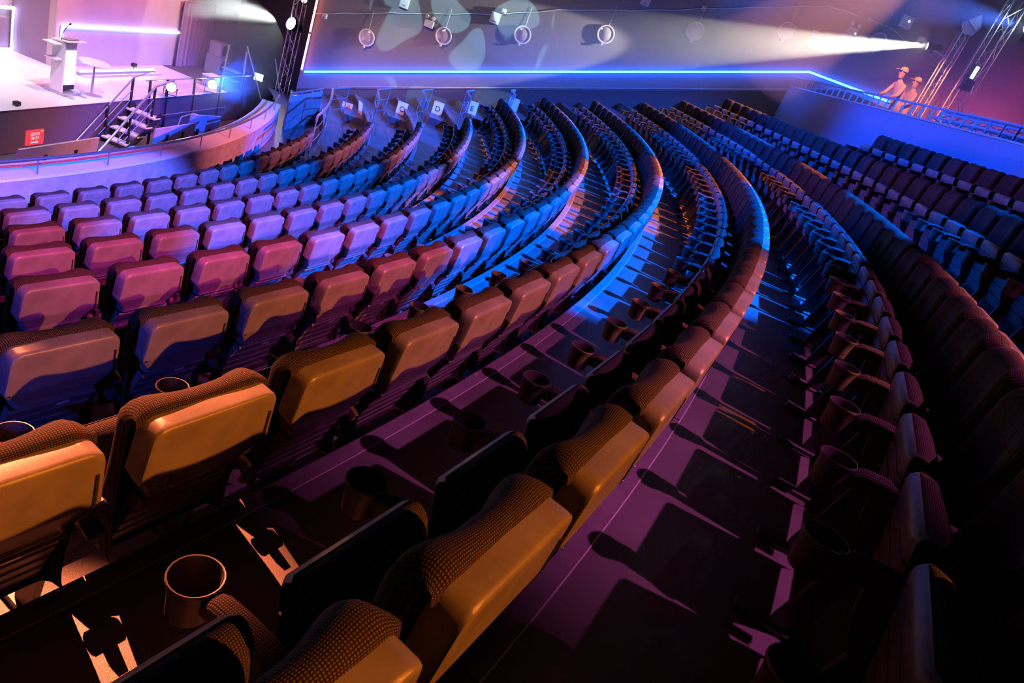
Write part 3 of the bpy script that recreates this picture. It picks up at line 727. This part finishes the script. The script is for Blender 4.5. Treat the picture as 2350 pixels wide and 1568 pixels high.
t = empty('stage_edge_lip', (11.95, 7.7, SZ)); tag(t, 'low pale strip in front of the warm bulb batten', 'strip')
MB().box((0, 0, .02), (.05, 3.3, .04)).obj('strip', M['white'], t)
# small clip lamp on the batten and small box on the stage edge
t = empty('footlight_camera', (11.75, 8.3, SZ+.1)); tag(t, 'small dark camera on a stub above the bulbs', 'camera')
MB().box((0, 0, .12), (.10, .14, .10)).obj('body', M['black'], t, bevel=.01); MB().tube([(0,0,-.02), (0,0,.08)], .012, 6).obj('stub', M['black'], t)
t = empty('stage_monitor_box', (13.30, 2.36, SZ)); tag(t, 'tiny dark box sitting on the white stage edge', 'box')
MB().box((0, 0, .06), (.10, .12, .08)).obj('body', M['black'], t, bevel=.01); MB().tube([(0,0,0), (0,0,.04)], .02, 8).obj('foot', M['black'], t)
# red seat sign on the stage front
t = empty('seat_sign', (13.452, 2.70, -1.15)); tag(t, 'red lit sign reading SEATS 20-37 on the stage front', 'sign'); t.rotation_euler = (PI/2, 0, PI/2)
MB().box((0, 0, .012), (.50, .335, .02)).obj('board', M['redsign'], t)
for body, y, s in (('SEATS', .075, .095), ('20-37', -.015, .095)):
    l = link(bpy.data.objects.new('lettering', text_mesh(body, s, M['signtext'])), t); l.location = (0, y, .025)
MB().prism([(-.11, -.120), (.05, -.120), (.05, -.140), (.11, -.108), (.05, -.076), (.05, -.096), (-.11, -.096)], .0215, .026).obj('arrow', M['signtext'], t)
MB().prism([(.16, .125), (.21, .125), (.21, .118), (.23, .130), (.21, .142), (.21, .135), (.16, .135)], .0215, .026).obj('corner_mark', M['signtext'], t)
# panels leaning in the pit (rear side towards the audience)
def pit_panel(p, L, rz, lab, ht=.66, tilt=8):
    t = empty('display_screen', p, rz); tag(t, lab, 'screen', 'grey display screens standing in the pit')
    R = Matrix.Rotation(math.radians(tilt), 3, 'Y')
    b_ = MB().box(R @ Vector((0, 0, ht/2+.1)), (.04, L, ht), R).obj('board', M['panelback'], t)
    MB().box(R @ Vector((.026, 0, ht*.55)), (.006, L*.5, .012), R).obj('seam', M['groove'], b_)
    for sy in (-.16, .16):
        f = MB().bar(Vector((.05, sy*L*1.2, .08)), Vector((.10, sy*L*1.2, .55)), .05, .03).obj('bracket', M['black'], t)
        MB().bar((.05, sy*L*1.2+.05, .08), (.10, sy*L*1.2+.05, .55), .02, .03).obj('strut', M['black'], f)
        MB().box((.16, sy*L*1.2, .05), (.30, .12, .06)).obj('foot', M['black'], t)
pit_panel((14.6, 1.9, -1.45), 2.2, 0, 'wide grey screen back below the red seat sign')
pit_panel((14.6, -.6, -1.45), 2.2, .12, 'grey screen back cut by the left frame edge')
pit_panel((14.6, 5.85, -1.45), 1.75, 0, 'grey screen back just right of the pit stairs')
pit_panel((14.62, 7.15, -1.45), .98, -.35, 'angled taller grey screen back at the right end', ht=.85)
# stairs with hand rails from the pit up to the stage
t = empty('pit_stairs', (13.85, 5.0, -1.45)); tag(t, 'steel steps with pale treads climbing to the stage', 'stairs'); o = Vector(t.location)
for i in range(4):
    y = 5.75-.28*i; z = -.70-.21*i
    MB().box(Vector((13.85, y, z))-o, (.78, .27, .04)).obj('tread', M['white'], t, bevel=.006)
for x in (13.48, 14.22): MB().bar(Vector((x, 5.95, -.62))-o, Vector((x, 4.7, -1.43))-o, .03, .16).obj('stringer', M['black'], t)
for x, w_ in ((14.1, .03), (13.5, .02)):
    rl = MB().tube([Vector((x, 6.45, .22))-o, Vector((x, 5.75, .10))-o, Vector((x, 3.85, -1.42))-o], w_, 8).obj('handrail', M['rail'], t, smooth=True)
    for dz in (.28, .52): MB().tube([Vector((x, 5.72, .05-dz))-o, Vector((x, 4.35+dz*.6, -1.02-dz*.5))-o], .012, 6).obj('rung', M['rail'], rl)
    for y, zt_ in ((5.72, .08), (4.9, -.56)): MB().bar(Vector((x, y, zt_))-o, Vector((x, y, -1.43))-o, .045).obj('post', M['black'], t)
t = empty('pit_rail', (14.5, 6.2, -1.45)); tag(t, 'bent metal rail rising behind the right pit panels', 'rail'); o = Vector(t.location)
MB().tube([Vector(p)-o for p in ((14.45, 6.1, -1.42), (14.45, 6.45, -.62), (14.45, 6.95, -.55), (14.45, 8.3, -.95))], .02, 8).obj('rail', M['rail'], t, smooth=True)
MB().tube([Vector((14.45, 8.3, -.95))-o, Vector((14.45, 8.3, -1.43))-o], .015, 6).obj('post', M['rail'], t)
# rail of the stage edge beyond the stairs
t = empty('stage_edge_rail', (13.40, 8.3, SZ)); tag(t, 'thin rail along the stage edge under the coloured lamps', 'rail'); o = Vector(t.location)
MB().tube([Vector((13.4, 6.4, -.05))-o, Vector((13.4, 12.0, -.05))-o], .014, 6).obj('rail', M['rail'], t)
for y in (6.55, 7.3, 8.6, 10.0, 11.4): MB().bar(Vector((13.42, y, -.04))-o, Vector((13.47, y, -1.4))-o, .05).obj('post', M['black'], t)
MB().tube([Vector((13.48, 6.55, -1.0))-o, Vector((13.48, 10.5, -.98))-o], .012, 6).obj('lower_rail', M['railblue'], t)

# ------------------------------------------------------------------ lamps on stage and wing
def lamp(name, loc, d, lens, lab, r=.10, length=.22, cat='stage lamp', group='stage lamps', body='black', yoke=True):
    t = empty(name, loc); tag(t, lab, cat, group); R = facing(d)
    MB().lathe([(0, -length), (r*.6, -length), (r*.85, -length*.8), (r*.95, -.03), (r*1.1, 0), (r*1.1, .02), (r, .02), (r*.98, .0)], 20, (0,0,0), R).obj('body', M[body], t, smooth=True)
    MB().lathe([(0, .004), (r*.93, .002), (r*.93, -.01)], 20, (0,0,0), R).obj('lens', M[lens], t, smooth=True)
    if yoke:
        x = R @ Vector((1,0,0)); z = R @ Vector((0,0,1))
        MB().tube([x*r*1.25-z*length*.4, x*r*1.25-z*length*.4+Vector((0,0,-r*1.6)), -x*r*1.25-z*length*.4+Vector((0,0,-r*1.6)), -x*r*1.25-z*length*.4], .012, 6).obj('yoke', M['black'], t)
    return t
tocam = lambda p: (CAM-Vector(p)).normalized()
pO = (13.55, 7.28, -.20); lamp('stage_lamp', pO, tocam(pO)+Vector((.15,0,.05)), 'lens_o', 'orange glowing lamp on the stage edge rail', r=.13)
pB_ = (13.55, 9.33, -.20); lamp('stage_lamp', pB_, tocam(pB_)+Vector((.15,.1,.05)), 'lens_b', 'blue-white glowing lamp on the stage edge rail', r=.14)
pG = (13.6, 12.0, -.02); t = empty('flood_lamp', pG); tag(t, 'square green-white flood lamp in the dark wing', 'stage lamp', 'stage lamps')
R = facing(tocam(pG)); MB().box((0,0,0), (.30, .26, .08), R).obj('body', M['black'], t); MB().box(R @ Vector((0,0,.045)), (.26, .21, .01), R).obj('lens', M['lens_g'], t)
MB().tube([(0,0,-.1), (0,0,-1.4)], .02, 6).obj('stand', M['black'], t)
pW = (14.35, 11.9, 1.98); lamp('followspot_lamp', pW, Vector((-1, -.35, .25)).normalized()*.6+tocam(pW)*.55, 'lens_w', 'very bright white lamp on the wing truss', r=.20, length=.4)
pK = (14.6, 11.9, 2.80); lamp('stage_lamp', pK, tocam(pK)+Vector((0,0,-.3)), 'lens_o', 'pink-orange lamp at the top of the wing truss', r=.09)
def truss(name, base, top, w_, lab, m='alu', nseg=None):
    base = Vector(base); top = Vector(top); t = empty(name, base); tag(t, lab, 'truss'); d = top-base; L = d.length; dz = d.normalized()
    x = dz.orthogonal().normalized()
    if abs(dz.z) > .9: x = Vector((1,0,0))
    y = dz.cross(x).normalized(); n = nseg or max(3, int(L/(w_*1.3)))
    cs = [(x*sx+y*sy)*w_/2 for sx, sy in ((-1,-1),(1,-1),(1,1),(-1,1))]
    for c in cs: MB().tube([c, c+d], .024, 8).obj('chord', M[m], t, smooth=True)
    for f in range(4):
        a, b_ = cs[f], cs[(f+1) % 4]
        for i in range(n):
            p, q = a+d*(i/n), b_+d*((i+1)/n)
            if i % 2: p, q = b_+d*(i/n), a+d*((i+1)/n)
            MB().tube([p, q], .010, 5).obj('brace', M[m], t)
    return t
truss('wing_truss', (14.45, 12.05, -1.44), (14.45, 12.05, 4.5), .30, 'lattice truss tower catching red light in the wing')
# wing clutter: curtain, speaker stack, step unit, angled poles
mb = MB(); n = 60
for i in range(n):
    y0, y1 = 10.9+1.9*i/n, 10.9+1.9*(i+1)/n
    f = lambda y: 11.34+.05*math.sin(y*26)
    mb.quad((f(y0), y0, -.49), (f(y1), y1, -.49), (f(y1), y1, 1.5), (f(y0), y0, 1.5)); mb.quad((f(y0)+.01, y0, -.49), (f(y1)+.01, y1, -.49), (f(y1)+.01, y1, 1.5), (f(y0)+.01, y0, 1.5))
tag(mb.obj('stage_curtain', M['curtain'], smooth=True), 'pleated purple curtain hanging by the stage wall', 'curtain')
t = empty('speaker_stack', (12.0, 12.2, -.5)); tag(t, 'grey loudspeaker stack in the dim wing', 'speaker')
for z, s in ((.3, (.5, .55, .6)), (.82, (.42, .5, .42))):
    b_ = MB().box((0, 0, z), s).obj('cabinet', M['panelback'], t, bevel=.015); MB().lathe([(0, 0), (s[1]*.3, .0), (s[1]*.34, .012), (s[1]*.36, 0)], 20, (s[0]/2+.002, 0, z), facing((1, 0, 0))).obj('driver', M['black'], b_, smooth=True)
t = empty('step_unit', (12.9, 11.6, -1.44)); tag(t, 'dark step unit with pale edges in the wing', 'steps')
for i in range(5): MB().box((0, -.1, .2+.3*i), (.75-.05*i, .28, .03)).obj('tread', M['railblue'], t)
for sx in (-.38, .38): MB().bar((sx, .1, 0), (sx*.8, .1, 2.1), .05).obj('upright', M['railblue'], t)
for (a, b_, lab) in (((13.15, 11.75, .82), (14.4, 11.75, -1.43), 'slanting bright pole above the green flood lamp'), ((13.95, 12.2, .72), (14.75, 12.2, -1.44), 'long dim slanting pole near the wing truss')):
    c = MB().tube([Vector((0,0,0)), Vector(b_)-Vector(a)], .022, 8).obj('slanting_pole', M['white'], smooth=True); c.location = a; tag(c, lab, 'pole')
t = empty('equipment_case', (13.0, 10.3, -.5)); tag(t, 'low case with pink-lit top beside the blue lamp', 'case')
MB().box((0, 0, .16), (.40, .55, .30)).obj('body', M['panelback'], t, bevel=.01); MB().box((0, 0, .33), (.42, .57, .03)).obj('lid', M['white'], t)

# ------------------------------------------------------------------ control booth at the back
BZ = 5.15
q0, q1 = Vector((29.4, 10.98, 0)), Vector((31.3, -5.0, 0)); d = (q1-q0); ang = math.atan2(d.y, d.x); c = (q0+q1)/2
bp = MB().box((c.x, c.y, (4.0+5.72)/2), (d.length, .10, 1.72), rotz(ang)).obj('wall_booth_front', M['wall_low']); tag(bp, 'blue-lit front panel of the control booth', kind='structure')
tag(MB().prism([(29.5, 10.98), (31.35, -5.0), (41.7, -5.0), (41.7, 10.98)], BZ-.1, BZ).obj('floor', M['pit']), 'control booth floor', kind='structure')
t = empty('booth_rail', (29.45, 10.9, 5.72)); tag(t, 'ladder-like rail on top of the booth front', 'rail'); o = Vector(t.location)
n = 44
MB().tube([q0+Vector((0,-.05,5.98))-o, q1+Vector((0,0,5.98))-o], .02, 8).obj('top_bar', M['railblue'], t, smooth=True)
MB().bar(q0+Vector((0,-.05,5.73))-o, q1+Vector((0,0,5.73))-o, .14, .03).obj('bottom_bar', M['railblue'], t)
for i in range(n):
    p = q0.lerp(q1, (i+.3)/n); MB().bar(p+Vector((0,0,5.73))-o, p+Vector((0,0,5.98))-o, .025).obj('baluster', M['railblue'], t)
truss('booth_truss_tower', (32.9, 8.9, BZ), (32.9, 8.9, 11.8), .34, 'tall pink-lit truss tower behind the booth rail')
truss('booth_truss_tower', (32.35, 9.4, BZ), (32.35, 9.4, 8.3), .22, 'thinner truss mast left of the tall tower')
tr = truss('lying_truss', (30.62, 3.6, 5.86), (30.95, .5, 5.86), .16, 'short truss lying along the booth rail')
MB().box(((30.62+30.95)/2+.05, 2.05, 6.02), (.22, 3.0, .03), rotz(math.atan2(.33, 3.1))).obj('cable_tray', M['white']) and None
bpy.data.objects['cable_tray']['label'] = 'pale flat tray lying above the short truss'; bpy.data.objects['cable_tray']['category'] = 'tray'
# mixing desk and screens
t = empty('mixing_desk', (32.0, 1.6, BZ)); tag(t, 'dark lighting desk with tiny coloured indicators', 'desk')
MB().box((0, 0, .80), (1.0, 2.6, .12), Matrix.Rotation(math.radians(-8), 3, 'Y')).obj('surface', M['black'], t, bevel=.01)
for sy in (-1.1, 1.1): MB().box((0, sy, .38), (.7, .06, .76)).obj('leg', M['black'], t)
for i in range(9): MB().box((.05*(i % 3)-.1, -1.0+i*.24, .875), (.03, .03, .02)).obj('indicator', (M['dot_m'], M['dot_b'], M['white'])[i % 3], t)
for y, lab in ((.7, 'left gooseneck lamp on the lighting desk'), (2.5, 'right gooseneck lamp on the lighting desk')):
    tt = empty('gooseneck_lamp', (31.7, y, BZ+.9)); tag(tt, lab, 'desk lamp', 'gooseneck lamps on the desk')
    MB().tube([(0, 0, 0), (0, .03, .28), (-.05, .15, .42), (-.08, .32, .40)], .010, 6).obj('neck', M['rail'], tt, smooth=True)
    MB().lathe([(0, 0), (.03, .01), (.035, .06), (0, .07)], 10, (-.08, .32, .37), facing((0,.3,1))).obj('head', M['white'], tt, smooth=True)
t = empty('desk_monitor', (32.3, .3, BZ+.9)); tag(t, 'dark monitor at the right end of the desk', 'monitor')
MB().box((0, 0, .35), (.05, .7, .42)).obj('screen', M['black'], t, bevel=.01); MB().box((0, 0, .07), (.05, .08, .16)).obj('stand', M['black'], t); MB().box((0, 0, .0), (.2, .3, .02)).obj('base', M['black'], t)
# fixtures around the tower
pY = (31.7, 9.35, 7.70); dY = (Vector((24.0, 10.2, 6.0))-Vector(pY)).normalized()
lamp('profile_spot', pY, dY, 'lens_y', 'bright warm-white spot lamp throwing a beam along the wall', r=.085, length=.35)
MB().tube([(.1, 0, -.02), (.55, .05, -.08)], .02, 6).obj('clamp_arm', M['alu'], bpy.data.objects['profile_spot'])
pV = (33.3, 8.6, 8.75); dV = (Vector((25.0, 7.5, 7.2))-Vector(pV)).normalized()
t = lamp('moving_head', pV, dV, 'lens_b', 'dark moving head lamp throwing a blue beam at upper right', r=.14, length=.34, yoke=False)
for s in (-1, 1): MB().box(Vector((.0, .19*s, -.12))+Vector(dV)*-.15, (.12, .04, .42)).obj('yoke', M['black'], t)
MB().box((.05, 0, .22), (.26, .40, .16)).obj('base', M['black'], t, bevel=.02)
t = empty('white_fixture', (32.4, 9.3, 8.45)); tag(t, 'pale angular fixture glowing inside the blue beam', 'fixture')
MB().prism([(-.26, 0), (.05, .28), (.20, .02), (.12, -.20), (-.14, -.22)], -.06, .06, facing((-.3, -1, -.2))).obj('housing', M['white'], t, bevel=.01)
MB().box((0, -.075, .0), (.34, .02, .035), Matrix.Rotation(.5, 3, 'Y')).obj('tube', M['white'], t)
pT = (32.75, 8.6, 7.45); t = empty('strobe_panel', pT); tag(t, 'small green-white strobe panel clamped on the tower', 'fixture')
R = facing(tocam(pT)); MB().box((0,0,0), (.20, .34, .10), R).obj('body', M['black'], t); MB().box(R @ Vector((.03, 0, .055)), (.07, .28, .01), R).obj('lens', M['lens_g'], t); MB().box((.05, .06, -.3), (.22, .2, .25)).obj('ballast', M['black'], t)
for i, (p, lab) in enumerate((((33.95, 8.3, 8.35), 'upper amber festoon bulb right of the tall tower'), ((33.95, 8.3, 8.12), 'lower amber festoon bulb right of the tall tower'))):
    tt = empty('festoon_bulb', p); tag(tt, lab, 'bulb', 'amber festoon bulbs'); MB().lathe([(0, -.05), (.04, -.03), (.045, 0), (.02, .04), (0, .05)], 12).obj('bulb', M['bulb'], tt, smooth=True); MB().tube([(0,0,.04), (0,0,.09)], .02, 8).obj('socket', M['black'], tt)

# ------------------------------------------------------------------ two operators in the booth (built with the skin modifier)
def person(loc, rz, lab, joints, edges, head_c, hairmat, capmat=None):
    t = empty('person', loc, rz); tag(t, lab, 'person')
    me = bpy.data.meshes.new('body'); me.from_pydata([j[0] for j in joints], [], edges)
    ob = link(bpy.data.objects.new('body', me), t)
    md = ob.modifiers.new('skin', 'SKIN'); md.use_smooth_shade = True
    for i, j in enumerate(joints):
        sv = me.skin_vertices[0].data[i]; sv.radius = (j[1], j[2] if len(j) > 2 else j[1]); sv.use_root = (i == 0)
    ob.modifiers.new('sub', 'SUBSURF').levels = 1; ob.modifiers['sub'].render_levels = 2
    me.materials.append(M['cloth'])
    hd = MB().lathe([(0, -.125), (.045, -.115), (.07, -.07), (.082, 0), (.083, .05), (.07, .10), (.04, .128), (0, .135)], 16, head_c).obj('head', M['skin'], t, smooth=True)
    hc = Vector(head_c)
    MB().prism([(-.012, -.02), (.012, -.02), (.006, .03), (-.006, .03)], 0, .022, facing((0, 1, 0)), hc+Vector((0, .078, 0))).obj('nose', M['skin'], hd)
    for sx in (-.03, .03): MB().lathe([(0, -.008), (.008, 0), (0, .008)], 8, hc+Vector((sx, .078, .02))).obj('eye', M['black'], hd)
    for sx in (-.083, .083): MB().lathe([(0, -.03), (.015, 0), (0, .03)], 8, hc+Vector((sx, 0, 0))).obj('ear', M['skin'], hd)
    MB().box(hc+Vector((0, .074, -.055)), (.04, .012, .008)).obj('mouth', M['trouser'], hd)
    MB().lathe([(.088, .01), (.092, .05), (.08, .11), (.045, .142), (0, .15)], 16, hc+Vector((0, -.012, 0))).obj('hair', hairmat, hd, smooth=True)
    if capmat: MB().lathe([(.097, .05), (.098, .08), (.085, .125), (.045, .155), (0, .16)], 16, hc+Vector((0, -.008, 0))).obj('cap', capmat, t, smooth=True); MB().box(hc+Vector((0, .13, .06)), (.15, .11, .012)).obj('cap_peak', capmat, t)
    return t, ob
def hand(parent, p, dirv, side):
    # palm and five bent fingers grown as one skinned surface
    d = Vector(dirv).normalized(); up = Vector((0, 0, 1)); s = d.cross(up).normalized()
    V = [Vector(p), Vector(p)+d*.05, Vector(p)+d*.085]; E_ = [(0, 1), (1, 2)]; Rr = [.022, .030, .026]
    for i, (o_, L) in enumerate(((-.030, .062), (-.010, .075), (.010, .070), (.030, .055))):
        b_ = len(V); V += [Vector(p)+d*.09+s*o_, Vector(p)+d*(.09+L*.55)+s*o_*1.15-up*.008, Vector(p)+d*(.09+L*.95)+s*o_*1.2-up*.03]; Rr += [.011, .009, .008]
        E_ += [(2, b_), (b_, b_+1), (b_+1, b_+2)]
    b_ = len(V); V += [Vector(p)+d*.04+s*side*.04, Vector(p)+d*.075+s*side*.062-up*.01]; Rr += [.012, .009]; E_ += [(1, b_), (b_, b_+1)]
    me = bpy.data.meshes.new('hand'); me.from_pydata([tuple(v) for v in V], [], E_); ob = link(bpy.data.objects.new('hand', me), parent)
    md = ob.modifiers.new('skin', 'SKIN'); md.use_smooth_shade = True
    for i, r in enumerate(Rr): me.skin_vertices[0].data[i].radius = (r, r*.8 if i < 3 else r); me.skin_vertices[0].data[i].use_root = (i == 0)
    ob.modifiers.new('sub', 'SUBSURF').levels = 1; me.materials.append(M['skin'])
def operator(loc, rz, lab, lean, capm, hairm):
    ly = lean
    J = [((0, 0, .93), .15, .11), ((0, .03+ly*.3, 1.15), .155, .105), ((0, .04+ly*.7, 1.38), .17, .105), ((0, .05+ly, 1.50), .075, .07), ((0, .06+ly*1.05, 1.56), .052),
         ((-.19, .04+ly*.85, 1.42), .06), ((-.25, .10+ly, 1.18), .048), ((-.20, .30+ly, 1.04), .035), ((.19, .04+ly*.85, 1.42), .06), ((.25, .10+ly, 1.18), .048), ((.20, .30+ly, 1.04), .035),
         ((-.10, 0, .86), .085), ((-.11, .03, .48), .065), ((-.11, 0, .08), .045), ((-.11, .10, .04), .04), ((.10, 0, .86), .085), ((.11, .03, .48), .065), ((.11, 0, .08), .045), ((.11, .10, .04), .04)]
    E_ = [(0,1),(1,2),(2,3),(3,4),(2,5),(5,6),(6,7),(2,8),(8,9),(9,10),(0,11),(11,12),(12,13),(13,14),(0,15),(15,16),(16,17),(17,18)]
    t, ob = person(loc, rz, lab, J, E_, (0, .085+ly*1.1, 1.68), hairm, capm)
    for sx in (-1, 1): hand(t, (.20*sx, .31+ly, 1.04), (-.15*sx, 1, -.12), -sx)
    return t
operator((32.0, 9.3, BZ), PI*.55, 'person standing behind the booth rail in an orange-lit cap', .02, M['cap'], M['hair'])
operator((31.5, 8.55, BZ-.0), PI*.6, 'person in a pale shirt leaning forward at the booth rail', .22, M['cap'], M['hair'])
